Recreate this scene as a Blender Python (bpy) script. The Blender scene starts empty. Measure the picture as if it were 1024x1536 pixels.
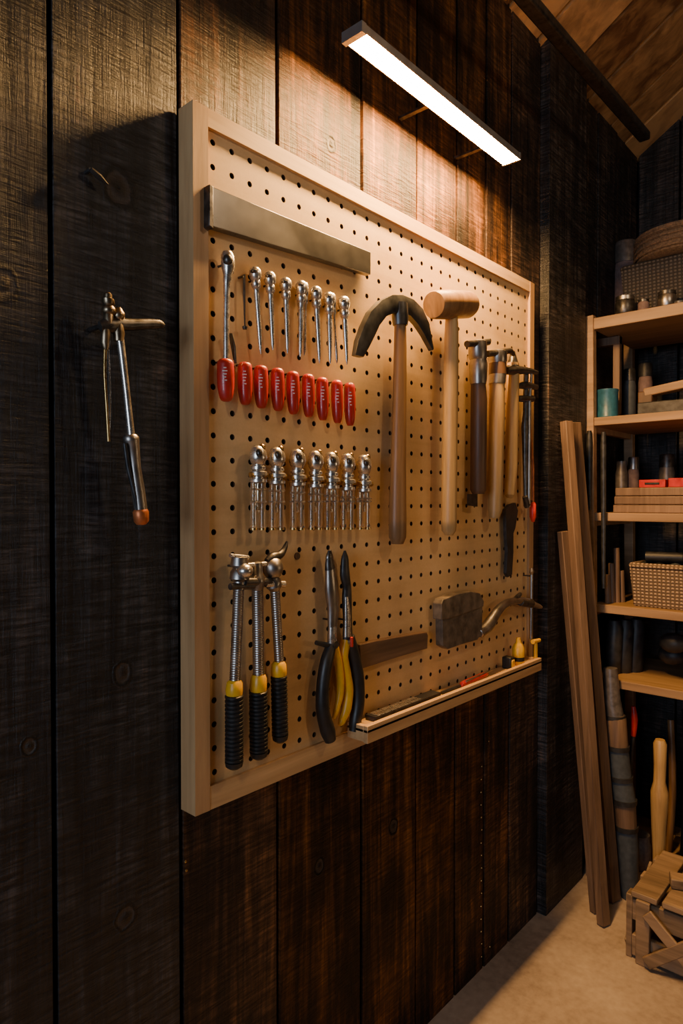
import bpy, bmesh, math, random
from mathutils import Vector, Matrix
random.seed(7)
TH=math.atan(.894); F=1000.0; PI_=math.atan(.016)
CAM=Vector((1,0,1.4)); ZZ=Vector((0,0,1))
R=Vector((math.cos(TH),math.sin(TH),0)); H=Vector((-math.sin(TH),math.cos(TH),0))
FW=H*math.cos(PI_)-ZZ*math.sin(PI_); UP=H*math.sin(PI_)+ZZ*math.cos(PI_)
# measurement helpers: position measured in the photo -> real point on a known plane of the room
def ray(px,py): return FW+R*((px-512)/F)+UP*((768-py)/F)
def onX(px,py,X): d=ray(px,py); return CAM+d*((X-CAM.x)/d.x)
def onY(px,py,Y): d=ray(px,py); return CAM+d*((Y-CAM.y)/d.y)
def onZ(px,py,Z): d=ray(px,py); return CAM+d*((Z-CAM.z)/d.z)
def mpp(P): return (P-CAM).dot(FW)/F

# ------------------------------------------------------------ materials
def newmat(name):
    m=bpy.data.materials.new(name); m.use_nodes=True
    nt=m.node_tree; b=nt.nodes['Principled BSDF']; return m,nt,b
def coords(nt,scale,obj=True):
    tc=nt.nodes.new('ShaderNodeTexCoord'); mp=nt.nodes.new('ShaderNodeMapping')
    mp.inputs['Scale'].default_value=scale
    nt.links.new(tc.outputs['Object'],mp.inputs['Vector']); return mp.outputs['Vector'],tc.outputs['Object']
def noise(nt,vec,sc,det=4,rough=.55,dist=0):
    n=nt.nodes.new('ShaderNodeTexNoise'); n.inputs['Scale'].default_value=sc; n.inputs['Detail'].default_value=det
    n.inputs['Roughness'].default_value=rough; n.inputs['Distortion'].default_value=dist
    nt.links.new(vec,n.inputs['Vector']); return n.outputs['Fac']
def ramp(nt,fac,stops):
    r=nt.nodes.new('ShaderNodeValToRGB'); e=r.color_ramp.elements
    while len(e)<len(stops): e.new(.5)
    for i,(p,c) in enumerate(stops):
        e[i].position=p; e[i].color=(*c,1) if len(c)==3 else c
    nt.links.new(fac,r.inputs['Fac']); return r.outputs['Color']
def math_(nt,op,a,b=None,clamp=False):
    n=nt.nodes.new('ShaderNodeMath'); n.operation=op; n.use_clamp=clamp
    for i,v in enumerate((a,b)):
        if v is None: continue
        if isinstance(v,(int,float)): n.inputs[i].default_value=v
        else: nt.links.new(v,n.inputs[i])
    return n.outputs[0]
def mix(nt,fac,a,b,bt='MIX'):
    n=nt.nodes.new('ShaderNodeMix'); n.data_type='RGBA'; n.blend_type=bt
    for i,v in ((0,fac),(6,a),(7,b)):
        if isinstance(v,(int,float)): n.inputs[i].default_value=v
        elif isinstance(v,tuple): n.inputs[i].default_value=(*v,1)
        else: nt.links.new(v,n.inputs[i])
    return n.outputs[2]
def bump(nt,b,h,strength,dist=.002):
    n=nt.nodes.new('ShaderNodeBump'); n.inputs['Strength'].default_value=strength; n.inputs['Distance'].default_value=dist
    nt.links.new(h,n.inputs['Height']); nt.links.new(n.outputs['Normal'],b.inputs['Normal'])
def simple(name,c,rough=.5,metal=0,var=.25,sc=60,bmp=.1,coat=0,stretch=(1,1,1)):
    m,nt,b=newmat(name); v,_=coords(nt,stretch); f=noise(nt,v,sc,5)
    lo=tuple(x*(1-var) for x in c); hi=tuple(min(1,x*(1+var)) for x in c)
    nt.links.new(ramp(nt,f,[(.3,lo),(.7,hi)]),b.inputs['Base Color'])
    rr=math_(nt,'ADD',math_(nt,'MULTIPLY',f,.25),rough-.12,True); nt.links.new(rr,b.inputs['Roughness'])
    b.inputs['Metallic'].default_value=metal; b.inputs['Coat Weight'].default_value=coat
    if bmp: bump(nt,b,f,bmp,.001)
    return m
def wood(name,dark,light,axis=2,rough=.5,sc=1,bmp=.25,knots=False):
    m,nt,b=newmat(name); s=[40*sc]*3; s[axis]=2.2*sc
    v,o=coords(nt,tuple(s)); g=noise(nt,v,1,7,.65,.6)
    s2=[9*sc]*3; s2[axis]=.9*sc
    v2,_=coords(nt,tuple(s2)); g2=noise(nt,v2,1,3,.5,1.2)
    f=math_(nt,'ADD',math_(nt,'MULTIPLY',g,.6),math_(nt,'MULTIPLY',g2,.4))
    isl=nt.nodes.new('ShaderNodeNewGeometry').outputs['Random Per Island']
    f=math_(nt,'ADD',f,math_(nt,'MULTIPLY',math_(nt,'SUBTRACT',isl,.5),.3 if knots else .16))
    col=ramp(nt,f,[(.32,dark),(.5,tuple((a+c)/2 for a,c in zip(dark,light))),(.66,light)])
    if knots:
        vo=nt.nodes.new('ShaderNodeTexVoronoi'); vo.inputs['Scale'].default_value=4.3
        nt.links.new(o,vo.inputs['Vector'])
        k=ramp(nt,vo.outputs['Distance'],[(.03,(1,1,1)),(.16,(0,0,0))])
        col=mix(nt,k,col,tuple(x*.3 for x in dark))
    nt.links.new(col,b.inputs['Base Color']); b.inputs['Roughness'].default_value=rough
    bump(nt,b,g,bmp,.0015); return m

# charred plank wall material
def charred(name,knots):
    m,nt,b=newmat(name)
    v,o=coords(nt,(60,60,2.0)); g=noise(nt,v,1,8,.70,.6)
    v2,_=coords(nt,(12,12,.9)); g2=noise(nt,v2,1,4,.6,2.2)
    v3,_=coords(nt,(1,1,1)); blot=noise(nt,v3,5,6,.65)
    v4,_=coords(nt,(14,14,150)); saw=noise(nt,v4,1,3,.6,.3)
    v5,_=coords(nt,(260,260,20)); saw2=noise(nt,v5,1,3,.6,.2)
    kn2=noise(nt,v3,38,3,.6)
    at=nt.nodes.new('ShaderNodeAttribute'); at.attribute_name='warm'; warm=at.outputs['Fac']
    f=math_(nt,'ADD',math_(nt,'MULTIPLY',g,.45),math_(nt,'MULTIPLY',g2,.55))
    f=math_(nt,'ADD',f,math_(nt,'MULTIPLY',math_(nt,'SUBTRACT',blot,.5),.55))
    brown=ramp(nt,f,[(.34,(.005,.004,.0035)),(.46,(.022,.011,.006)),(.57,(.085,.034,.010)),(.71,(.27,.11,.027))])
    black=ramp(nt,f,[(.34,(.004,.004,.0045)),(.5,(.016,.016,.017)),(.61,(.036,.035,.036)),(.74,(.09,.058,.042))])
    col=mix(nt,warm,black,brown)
    sf=ramp(nt,saw,[(.38,(.25,.25,.25)),(.5,(.9,.9,.9)),(.64,(2.2,2.2,2.2))])
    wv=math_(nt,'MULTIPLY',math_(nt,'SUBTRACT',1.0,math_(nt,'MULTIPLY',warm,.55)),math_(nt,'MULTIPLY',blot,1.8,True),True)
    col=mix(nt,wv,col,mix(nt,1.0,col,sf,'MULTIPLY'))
    sep=nt.nodes.new('ShaderNodeSeparateXYZ'); nt.links.new(o,sep.inputs[0]); kk=None
    for (ky,kz,kr) in knots:
        dy=math_(nt,'SUBTRACT',sep.outputs['Y'],ky); dz=math_(nt,'MULTIPLY',math_(nt,'SUBTRACT',sep.outputs['Z'],kz),.85)
        d=math_(nt,'SQRT',math_(nt,'ADD',math_(nt,'MULTIPLY',dy,dy),math_(nt,'MULTIPLY',dz,dz)))
        d=math_(nt,'ADD',d,math_(nt,'MULTIPLY',math_(nt,'SUBTRACT',kn2,.5),kr*.6))
        k=math_(nt,'SUBTRACT',1.0,math_(nt,'DIVIDE',d,kr),True)
        kk=k if kk is None else math_(nt,'MAXIMUM',kk,k)
    kc=ramp(nt,kk,[(0,(.02,.018,.017)),(.15,(.001,.001,.001)),(.28,(.002,.002,.002)),(.38,(.05,.038,.030)),(.7,(.03,.022,.017)),(1,(.002,.002,.002))])
    col=mix(nt,math_(nt,'MULTIPLY',kk,6,True),col,kc)
    nt.links.new(col,b.inputs['Base Color'])
    rr=math_(nt,'ADD',math_(nt,'MULTIPLY',g,.4),.32,True); nt.links.new(rr,b.inputs['Roughness'])
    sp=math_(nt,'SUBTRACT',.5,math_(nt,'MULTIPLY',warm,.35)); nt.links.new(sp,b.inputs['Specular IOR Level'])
    hgt=math_(nt,'ADD',math_(nt,'MULTIPLY',saw,.9),math_(nt,'MULTIPLY',g,1.0))
    hgt=math_(nt,'ADD',hgt,math_(nt,'MULTIPLY',saw2,.4))
    hgt=math_(nt,'ADD',hgt,math_(nt,'MULTIPLY',math_(nt,'SINE',math_(nt,'MULTIPLY',kk,9)),.3))
    bump(nt,b,hgt,.85,.004)
    return m

kn=[onX(180,281,0),onX(186,1010,0),onX(190,1378,0),onX(498,215,0),onX(5,425,0),onX(480,1300,0),onX(590,1240,0),onX(45,1120,0)]
M_WALL=charred('charred_plank',[(p.y,p.z,r) for p,r in zip(kn,(.034,.02,.022,.018,.024,.018,.02,.014))])
M_BLACK=simple('black_gap',(.004,.004,.004),.9,bmp=0)
def pegm():
    m,nt,b=newmat('pegboard_hardboard'); v,_=coords(nt,(3,3,34)); g=noise(nt,v,1,6,.6,.4)
    v2,_=coords(nt,(1,1,1)); bl=noise(nt,v2,6,5,.6); sp=noise(nt,v2,260,2,.5)
    f=math_(nt,'ADD',math_(nt,'MULTIPLY',g,.4),math_(nt,'MULTIPLY',bl,.6))
    col=ramp(nt,f,[(.3,(.52,.32,.135)),(.5,(.70,.46,.21)),(.7,(.79,.55,.28))])
    col=mix(nt,math_(nt,'MULTIPLY',sp,.25),col,(.38,.2,.08))
    nt.links.new(col,b.inputs['Base Color']); b.inputs['Roughness'].default_value=.5; bump(nt,b,sp,.08,.0005); return m
M_PEG=pegm()
M_FRAME_V=wood('pine_vertical',(.32,.17,.07),(.58,.36,.17),2)
M_FRAME_H=wood('pine_horizontal',(.42,.24,.10),(.70,.46,.22),1)
M_HANDLE=wood('hickory',(.10,.05,.02),(.31,.17,.07),2,.42,1.4)
M_HANDLE_L=wood('ash_light',(.25,.14,.05),(.52,.33,.13),2,.42,1.4)
M_HANDLE_D=wood('walnut',(.045,.022,.012),(.15,.075,.035),2,.45,1.4)
M_WOODD_H=wood('old_wood_h',(.06,.035,.02),(.24,.14,.08),1,.5,1.4)
M_SHELF=wood('shelf_pine',(.19,.11,.05),(.42,.26,.14),0,.55)
M_LEAN=wood('rough_lumber',(.07,.04,.024),(.25,.155,.095),2,.6,1.2,.5)
M_BOX=simple('cardboard',(.22,.14,.08),.8)
M_CEIL=wood('ceiling_boards',(.12,.05,.018),(.62,.35,.15),0,.55,.5,.3,True)
M_CRATE=wood('crate_wood',(.10,.065,.035),(.36,.24,.14),0,.6,1)
M_CHROME=simple('chrome',(.72,.68,.62),.27,.93,.15,90,.05)
M_STEEL=simple('brushed_steel',(.38,.35,.32),.36,1,.25,35,.1)
M_RULE=simple('straightedge_steel',(.17,.165,.165),.30,.95,.22,1,0,0,(3,7,9))
M_DSTEEL=simple('dark_steel',(.10,.092,.085),.38,.85,.5,70,.25)
M_BRASS=simple('aged_brass',(.50,.32,.12),.3,1,.35,60,.1)
M_OLDBR=simple('bronze_steel',(.30,.23,.15),.35,1,.4,60,.2)
M_COPPER=simple('copper_tip',(.5,.15,.05),.4,.6,.3)
M_IRON=simple('forged_iron',(.05,.05,.052),.42,.6,.4,50,.3)
M_HEAD=simple('hammer_steel',(.085,.088,.093),.36,.8,.35,40,.2)
M_RED=simple('red_plastic',(.46,.02,.014),.35,0,.25,40,.03,.3)
M_WHITE=simple('white_print',(.7,.55,.5),.5)
M_BRED=simple('bright_red',(.6,.03,.015),.4)
M_RUB=simple('black_rubber',(.014,.014,.014),.42,0,.3,80,.1)
M_YEL=simple('yellow_plastic',(.78,.43,.01),.38,0,.12,50,.03)
M_LEATH=simple('worn_leather',(.13,.10,.07),.5,.1,.55,35,.5)
M_TEAL=simple('teal_tin',(.02,.10,.16),.4)
M_GREYJ=simple('grey_tin',(.16,.14,.13),.4,.5,.3)
M_PINK=simple('dusty_cloth',(.18,.12,.11),.8)
M_STRAW=simple('burlap',(.24,.15,.08),.85,0,.5,140,.6)
M_FOIL=simple('dark_stuff',(.025,.025,.027),.5,.2,.5,40,.4)
M_ALU=simple('lamp_aluminium',(.5,.48,.46),.35,.8,.1,40,.02)
M_BLUE=simple('grey_tape',(.05,.06,.07),.6)
def glass():
    m,nt,b=newmat('amber_acrylic'); b.inputs['Base Color'].default_value=(1,.88,.66,1); v,_=coords(nt,(1,1,1))
    f=noise(nt,v,30,2); nt.links.new(math_(nt,'ADD',math_(nt,'MULTIPLY',f,.12),.03),b.inputs['Roughness'])
    b.inputs['Transmission Weight'].default_value=.92; b.inputs['IOR'].default_value=1.22; b.inputs['Coat Weight'].default_value=.6; return m
M_GLASS=glass()
def weave(name,c):
    m,nt,b=newmat(name); v,_=coords(nt,(1,1,1)); 
    w=nt.nodes.new('ShaderNodeTexWave'); w.bands_direction='Z'; w.inputs['Scale'].default_value=26; w.inputs['Distortion'].default_value=1
    w2=nt.nodes.new('ShaderNodeTexWave'); w2.bands_direction='X'; w2.inputs['Scale'].default_value=22; w2.inputs['Distortion'].default_value=1
    nt.links.new(v,w.inputs['Vector']); nt.links.new(v,w2.inputs['Vector'])
    f=math_(nt,'MULTIPLY',w.outputs['Fac'],w2.outputs['Fac'])
    nt.links.new(ramp(nt,f,[(.05,tuple(x*.25 for x in c)),(.6,c)]),b.inputs['Base Color'])
    b.inputs['Roughness'].default_value=.8; bump(nt,b,f,.8,.004); return m
M_BASK=weave('wicker',(.42,.28,.17)); M_BASKD=weave('dark_wicker',(.13,.11,.095))
def emit(name,c,s):
    m,nt,b=newmat(name); b.inputs['Base Color'].default_value=(1,1,1,1)
    b.inputs['Emission Color'].default_value=(*c,1); b.inputs['Emission Strength'].default_value=s; return m
M_LED=emit('led_diffuser',(1,.55,.19),620)
def conc():
    m,nt,b=newmat('concrete_floor'); v,_=coords(nt,(1,1,1)); a=noise(nt,v,3,8,.65,.3); c=noise(nt,v,45,6,.6)
    f=math_(nt,'ADD',math_(nt,'MULTIPLY',a,.7),math_(nt,'MULTIPLY',c,.3))
    nt.links.new(ramp(nt,f,[(.32,(.18,.13,.095)),(.5,(.34,.26,.195)),(.68,(.47,.37,.28))]),b.inputs['Base Color'])
    b.inputs['Roughness'].default_value=.75; bump(nt,b,f,.3,.004); return m
M_CONC=conc()

# ------------------------------------------------------------ builder
class B:
    def __init__(s,name): s.name=name; s.v=[]; s.f=[]; s.mi=[]; s.mats=[]
    def mat(s,m):
        if m not in s.mats: s.mats.append(m)
        return s.mats.index(m)
    def add(s,vs,fs,m):
        o=len(s.v); s.v+= [tuple(x) for x in vs]; k=s.mat(m)
        for f in fs: s.f.append([i+o for i in f]); s.mi.append(k)
        return s
    def sweep(s,P,rad,m,seg=16,flat=1,straight=False,smooth=0,thick=None,ref=None):
        P=[Vector(p) for p in P]; rad=list(rad)
        if smooth and len(P)>2:
            Q=[];RR=[]
            for i in range(len(P)-1):
                p0=P[max(i-1,0)];p1=P[i];p2=P[i+1];p3=P[min(i+2,len(P)-1)]
                for k in range(smooth):
                    t=k/smooth
                    Q.append(.5*((2*p1)+(p2-p0)*t+(2*p0-5*p1+4*p2-p3)*t*t+(3*p1-p0-3*p2+p3)*t**3))
                    tt=t*t*(3-2*t); RR.append(rad[i]*(1-tt)+rad[i+1]*tt)
            Q.append(P[-1]);RR.append(rad[-1]); P,rad=Q,RR
        rf=Vector(ref) if ref else Vector((1,0,0)); vs=[];fs=[]; n=len(P)
        for i in range(n):
            t=(P[-1]-P[0]) if straight else (P[min(i+1,n-1)]-P[max(i-1,0)])
            t.normalize(); a=rf-t*rf.dot(t)
            if a.length<1e-3: a=ZZ-t*t.z
            a.normalize(); b=t.cross(a)
            for k in range(seg):
                an=2*math.pi*k/seg; vs.append(P[i]+a*(math.cos(an)*rad[i]*flat)+b*(math.sin(an)*rad[i]))
        for i in range(n-1):
            for k in range(seg):
                k2=(k+1)%seg; fs.append([i*seg+k,i*seg+k2,(i+1)*seg+k2,(i+1)*seg+k])
        fs.append(list(range(seg))[::-1]); fs.append([(n-1)*seg+k for k in range(seg)])
        return s.add(vs,fs,m)
    # tube measured along the board: (px,py,half-width px)
    def T(s,pts,m,X=.06,**k):
        P=[onX(a,b,X) for a,b,c in pts]; r=[c*mpp(p) for p,(a,b,c) in zip(P,pts)]
        return s.sweep(P,r,m,**k)
    def plateyz(s,poly,x0,x1,m):
        n=len(poly); vs=[(x1,y,z) for y,z in poly]+[(x0,y,z) for y,z in poly]
        fs=[list(range(n)),list(range(n,2*n))[::-1]]+[[i,i+n,(i+1)%n+n,(i+1)%n] for i in range(n)]
        return s.add(vs,fs,m)
    def PL(s,poly,x0,x1,m):
        q=[onX(a,b,x1) for a,b in poly]; return s.plateyz([(p.y,p.z) for p in q],x0,x1,m)
    def box(s,lo,hi,m):
        x0,y0,z0=lo;x1,y1,z1=hi
        vs=[(x0,y0,z0),(x1,y0,z0),(x1,y1,z0),(x0,y1,z0),(x0,y0,z1),(x1,y0,z1),(x1,y1,z1),(x0,y1,z1)]
        return s.add(vs,[[3,2,1,0],[4,5,6,7],[0,1,5,4],[1,2,6,5],[2,3,7,6],[3,0,4,7]],m)
    def beam(s,p0,p1,w,d,m,side=(0,1,0)):
        p0=Vector(p0);p1=Vector(p1);t=(p1-p0).normalized();a=Vector(side);a=(a-t*a.dot(t)).normalized();b=t.cross(a)
        vs=[p+a*(i*w/2)+b*(j*d/2) for p in (p0,p1) for i,j in ((-1,-1),(1,-1),(1,1),(-1,1))]
        return s.add(vs,[[3,2,1,0],[4,5,6,7],[0,1,5,4],[1,2,6,5],[2,3,7,6],[3,0,4,7]],m)
    def ball(s,c,r,m,sc=(1,1,1),seg=16):
        c=Vector(c); vs=[];fs=[];rg=seg//2
        for i in range(rg+1):
            a=math.pi*i/rg
            for k in range(seg):
                t=2*math.pi*k/seg; vs.append(c+Vector((math.sin(a)*math.cos(t)*r*sc[0],math.sin(a)*math.sin(t)*r*sc[1],math.cos(a)*r*sc[2])))
        for i in range(rg):
            for k in range(seg):
                k2=(k+1)%seg; fs.append([i*seg+k,(i+1)*seg+k,(i+1)*seg+k2,i*seg+k2])
        return s.add(vs,fs,m)
    def patch(s,c,r,z0,z1,a0,a1,m,n=6):
        vs=[]
        for i in range(n+1):
            a=math.radians(a0+(a1-a0)*i/n)
            for z in (z0,z1): vs.append((c[0]+math.cos(a)*r,c[1]-math.sin(a)*r,z))
        return s.add(vs,[[2*i,2*i+1,2*i+3,2*i+2] for i in range(n)],m)
    def done(s,bevel=0,origin=True,smooth=True,attr=None,seg=2):
        me=bpy.data.meshes.new(s.name)
        c=Vector((0,0,0))
        if origin:
            lo=[min(v[i] for v in s.v) for i in range(3)];hi=[max(v[i] for v in s.v) for i in range(3)]
            c=Vector([(a+b)/2 for a,b in zip(lo,hi)])
        me.from_pydata([Vector(v)-c for v in s.v],[],s.f)
        for m in s.mats: me.materials.append(m)
        for p,k in zip(me.polygons,s.mi): p.material_index=k; p.use_smooth=smooth
        bm=bmesh.new(); bm.from_mesh(me); bmesh.ops.recalc_face_normals(bm,faces=bm.faces); bm.to_mesh(me); bm.free()
        if smooth: me.set_sharp_from_angle(angle=math.radians(38))
        if attr:
            at=me.attributes.new(attr[0],'FLOAT','FACE')
            for i,v in enumerate(attr[1]): at.data[i].value=v
        ob=bpy.data.objects.new(s.name,me); ob.location=c; bpy.context.scene.collection.objects.link(ob)
        if bevel:
            md=ob.modifiers.new('bevel','BEVEL'); md.width=bevel; md.segments=seg; md.limit_method='ANGLE'; md.angle_limit=math.radians(40)
        return ob

# ------------------------------------------------------------ room shell
EAVE=2.915; SL=.63; RX=3.6; BY=3.08; FY=-2.2
seams=[FY,-1.9,-1.6,-1.32,-1.05,-.8,-.52,-.27,0.02,.22,.463,.6926,.927,1.191,1.41,1.601,1.76,1.913,2.115,2.432,2.62,2.83,BY]
wall=B('wall_left'); warm=[]
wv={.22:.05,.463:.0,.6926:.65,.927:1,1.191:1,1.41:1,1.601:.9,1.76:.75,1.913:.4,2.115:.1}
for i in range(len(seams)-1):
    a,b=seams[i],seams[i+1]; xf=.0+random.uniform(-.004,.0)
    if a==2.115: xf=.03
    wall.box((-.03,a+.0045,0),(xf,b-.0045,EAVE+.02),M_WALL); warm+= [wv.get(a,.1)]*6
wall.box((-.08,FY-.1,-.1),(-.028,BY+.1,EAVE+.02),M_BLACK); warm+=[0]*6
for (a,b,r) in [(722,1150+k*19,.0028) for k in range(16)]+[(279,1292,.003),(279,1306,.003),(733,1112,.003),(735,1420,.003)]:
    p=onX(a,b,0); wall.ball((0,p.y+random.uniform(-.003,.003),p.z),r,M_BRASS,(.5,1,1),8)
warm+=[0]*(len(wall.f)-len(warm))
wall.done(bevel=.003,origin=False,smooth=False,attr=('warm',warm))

bw=B('wall_back'); warm=[]; x=0; i=0
while x<RX:
    w=[.17,.2,.15,.19][i%4]; i+=1
    x1=min(x+w,RX); zt=EAVE+SL*min((x+x1)/2,RX-(x+x1)/2)+.12
    bw.box((x+.004,BY,0),(x1-.004,BY+.03,zt),M_WALL); warm+=[.15]*6; x=x1
bw.box((-.1,BY+.03,-.1),(RX+.1,BY+.08,4.2),M_BLACK); warm+=[0]*6
bw.done(bevel=.003,origin=False,smooth=False,attr=('warm',warm))
rw=B('wall_right'); rw.box((RX,FY-.1,-.1),(RX+.08,BY+.1,EAVE+.02),M_WALL); rw.done(origin=False,smooth=False)
fwl=B('wall_front')
WX0,WX1,WZ0,WZ1=.5,1.7,1.0,2.2
for lo,hi in (((-.1,0),(WX0,4.1)),((WX1,0),(RX+.1,4.1)),((WX0,0),(WX1,WZ0)),((WX0,WZ1),(WX1,4.1))):
    fwl.box((lo[0],FY-.08,lo[1]-.1*(lo[1]==0)),(hi[0],FY,hi[1]),M_WALL)
fwl.done(origin=False,smooth=False)
win=B('added_window')  # unseen window, put in to house the cool fill light
for a in (WX0,(WX0+WX1)/2-.02,WX1-.04): win.box((a,FY-.06,WZ0),(a+.04,FY-.02,WZ1),M_FRAME_V)
for a in (WZ0,(WZ0+WZ1)/2-.02,WZ1-.04): win.box((WX0,FY-.055,a),(WX1,FY-.025,a+.04),M_FRAME_H)
win.done(bevel=.003)
fl=B('floor'); fl.box((-.1,FY-.1,-.1),(RX+.1,BY+.1,0),M_CONC); fl.done(origin=False,smooth=False)
ce=B('ceiling'); y=FY; 
while y<BY+.05:
    w=random.choice([.17,.2,.23]); j=random.uniform(0,.012)
    for sgn in (0,1):
        xa=-.03 if not sgn else RX+.03; xb=RX/2
        za=EAVE+SL*(-.03)+j; zb=EAVE+SL*RX/2+j
        vs=[(xa,y+.007,za),(xb,y+.007,zb),(xb,y+w-.007,zb),(xa,y+w-.007,za)]
        vs+=[(a,b,c+.03) for a,b,c in vs]
        ce.add(vs,[[3,2,1,0],[4,5,6,7],[0,1,5,4],[1,2,6,5],[2,3,7,6],[3,0,4,7]],M_CEIL)
    y+=w
for sgn in (0,1):
    xa=-.1 if not sgn else RX+.1; xb=RX/2
    za=EAVE+SL*(-.1)+.05; zb=EAVE+SL*RX/2+.05
    ce.add([(xa,FY-.1,za),(xb,FY-.1,zb),(xb,BY+.1,zb),(xa,BY+.1,za)],[[0,1,2,3]],M_BLACK)
ce.done(origin=False,smooth=False)
pp=B('ceiling_conduit'); p0=onX(790,0,.22); p1=onX(967,206,.22)
d=(p1-p0).normalized(); pp.beam(p0-d*1.5,p1,.038,.03,M_DSTEEL,side=(1,0,0))
for t in (.3,1.0):
    q=p0-d*1.5+d*t*1.3; pp.box((q.x-.006,q.y-.012,q.z),(q.x+.006,q.y+.012,EAVE+SL*.22+.01),M_DSTEEL)
pp.done(bevel=.006)

# ------------------------------------------------------------ pegboard
XB=.034; XF=.042
Y0=onX(291,700,XF).y; Y1=onX(800,700,XF).y
ZT=onX(291,150,XF).z; ZB=onX(300,1222,XF).z
fwid=.032
def pegboard():
    b=B('pegboard'); iy0,iy1,iz0,iz1=Y0+fwid-.006,Y1-.026,ZB+.04,ZT-.03
    nc=round((iy1-iy0)/.0425); nr=round((iz1-iz0)/.0425); cy=(iy1-iy0)/nc; cz=(iz1-iz0)/nr; r=.0056; N=12
    for i in range(nc):
        for j in range(nr):
            a=iy0+i*cy; c=iz0+j*cz; my=a+cy/2+random.uniform(-.0004,.0004); mz=c+cz/2
            out=[]
            for s_ in range(4):
                cs=[(0,0),(1,0),(1,1),(0,1)]; p=cs[s_];q=cs[(s_+1)%4]
                for k in range(3):
                    t=k/3; out.append((a+cy*(p[0]+(q[0]-p[0])*t),c+cz*(p[1]+(q[1]-p[1])*t)))
            vs=[(XB,*o) for o in out]
            for dx in (0,-.006):
                for k in range(N):
                    an=math.radians(225)+2*math.pi*k/N; vs.append((XB+dx,my+r*math.cos(an),mz+r*math.sin(an)))
            b.add(vs[:2*N],[[k,(k+1)%N,N+(k+1)%N,N+k] for k in range(N)],M_PEG)
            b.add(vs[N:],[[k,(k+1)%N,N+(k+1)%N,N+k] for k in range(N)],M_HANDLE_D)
    b.box((.0,Y0,ZB),(XF,Y0+fwid,ZT),M_FRAME_V); b.box((.0,Y1-.028,ZB),(XF,Y1,ZT),M_FRAME_V)
    b.box((.0,Y0+fwid,ZT-.032),(XF-.001,Y1-.028,ZT),M_FRAME_H); b.box((.0,Y0+fwid,ZB),(XF-.001,Y1-.028,ZB+.042),M_FRAME_H)
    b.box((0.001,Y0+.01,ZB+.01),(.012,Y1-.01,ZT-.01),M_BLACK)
    return b.done()
pegboard()
tr=B('tool_tray'); ta=onX(551,1090,.10); tb=onX(812,985,.10); TZ=ta.z
tr.box((XF,ta.y,TZ-.016),(.10,tb.y,TZ-.008),M_FRAME_H); tr.box((.088,ta.y,TZ-.038),(.10,tb.y,TZ),M_FRAME_H)
tr.box((XF,ta.y,TZ-.036),(.089,ta.y+.012,TZ-.001),M_FRAME_H); tr.box((XF,tb.y-.012,TZ-.036),(.089,tb.y,TZ-.001),M_FRAME_H)
tr.box((XF,ta.y+.012,TZ-.036),(.088,tb.y-.012,TZ-.016),M_FRAME_H)
tr.done(bevel=.0015)

# ------------------------------------------------------------ lamp
la=onX(534,55,.115); lb=onX(766,240,.115); LZ=(la.z+lb.z)/2
lamp=B('led_strip_light'); w=.026; lx=.115; hh=.012
lamp.box((lx-w,la.y,LZ),(lx+w,lb.y,LZ+hh),M_ALU)
lamp.box((lx-w,la.y,LZ-.005),(lx-w+.002,lb.y,LZ),M_ALU); lamp.box((lx+w-.002,la.y,LZ-.005),(lx+w,lb.y,LZ),M_ALU)
lamp.box((lx-w-.001,la.y-.014,LZ-.009),(lx+w+.001,la.y,LZ+hh+.001),M_ALU); lamp.box((lx-w-.001,lb.y,LZ-.007),(lx+w+.001,lb.y+.006,LZ+hh+.001),M_ALU)
lamp.add([(lx-w+.002,la.y,LZ-.0022),(lx+w-.002,la.y,LZ-.0022),(lx+w-.002,lb.y,LZ-.0022),(lx-w+.002,lb.y,LZ-.0022)],[[3,2,1,0]],M_LED)
for yy in (la.y+.30,lb.y-.10): lamp.box((0,yy-.006,LZ+.003),(lx-w+.002,yy+.006,LZ+.009),M_DSTEEL)
lamp.done()

# ------------------------------------------------------------ tools on the board
b=B('steel_straightedge'); b.PL([(317,279),(556,378),(556,412),(317,339)],XF-.004,.054,M_RULE)
b.PL([(314,276),(320,279),(320,343),(314,338)],XF-.006,.058,M_DSTEEL); b.done(bevel=.0012)

def redhandle(b,x,y,s=1,X=.058):
    b.T([(x,y,3),(x,y+1.5,8*s),(x,y+5,10.5*s),(x,y+9,11*s),(x+.3,y+28,11.4*s),(x+.5,y+42,11*s),(x+.8,y+52,9.8*s),(x+1,y+59,8.4*s),(x+1,y+63,6.5*s),(x+1,y+64.5,4)],M_RED,X,seg=20)
    c=onX(x,y+30,X); r=11.4*s*mpp(c)+.0006; u=mpp(c)
    for k,(q0,q1) in enumerate(((32,50),(26,58),(30,55),(34,54),(28,44))):
        z=c.z+u*(13-4.6*k); b.patch(c,r*(1 if k<4 else .985),z,z+u*1.7,q0,q1,M_WHITE)
    p=onX(x,y+1,X); b.sweep([(XB,p.y,p.z-.002),(X,p.y,p.z-.002)],[.002,.002],M_DSTEEL,seg=8)
def peg(b,x,y,X,r=.0022):
    p=onX(x,y,X); b.sweep([(XB,p.y,p.z),(X,p.y,p.z)],[r,r],M_DSTEEL,seg=8)

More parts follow.
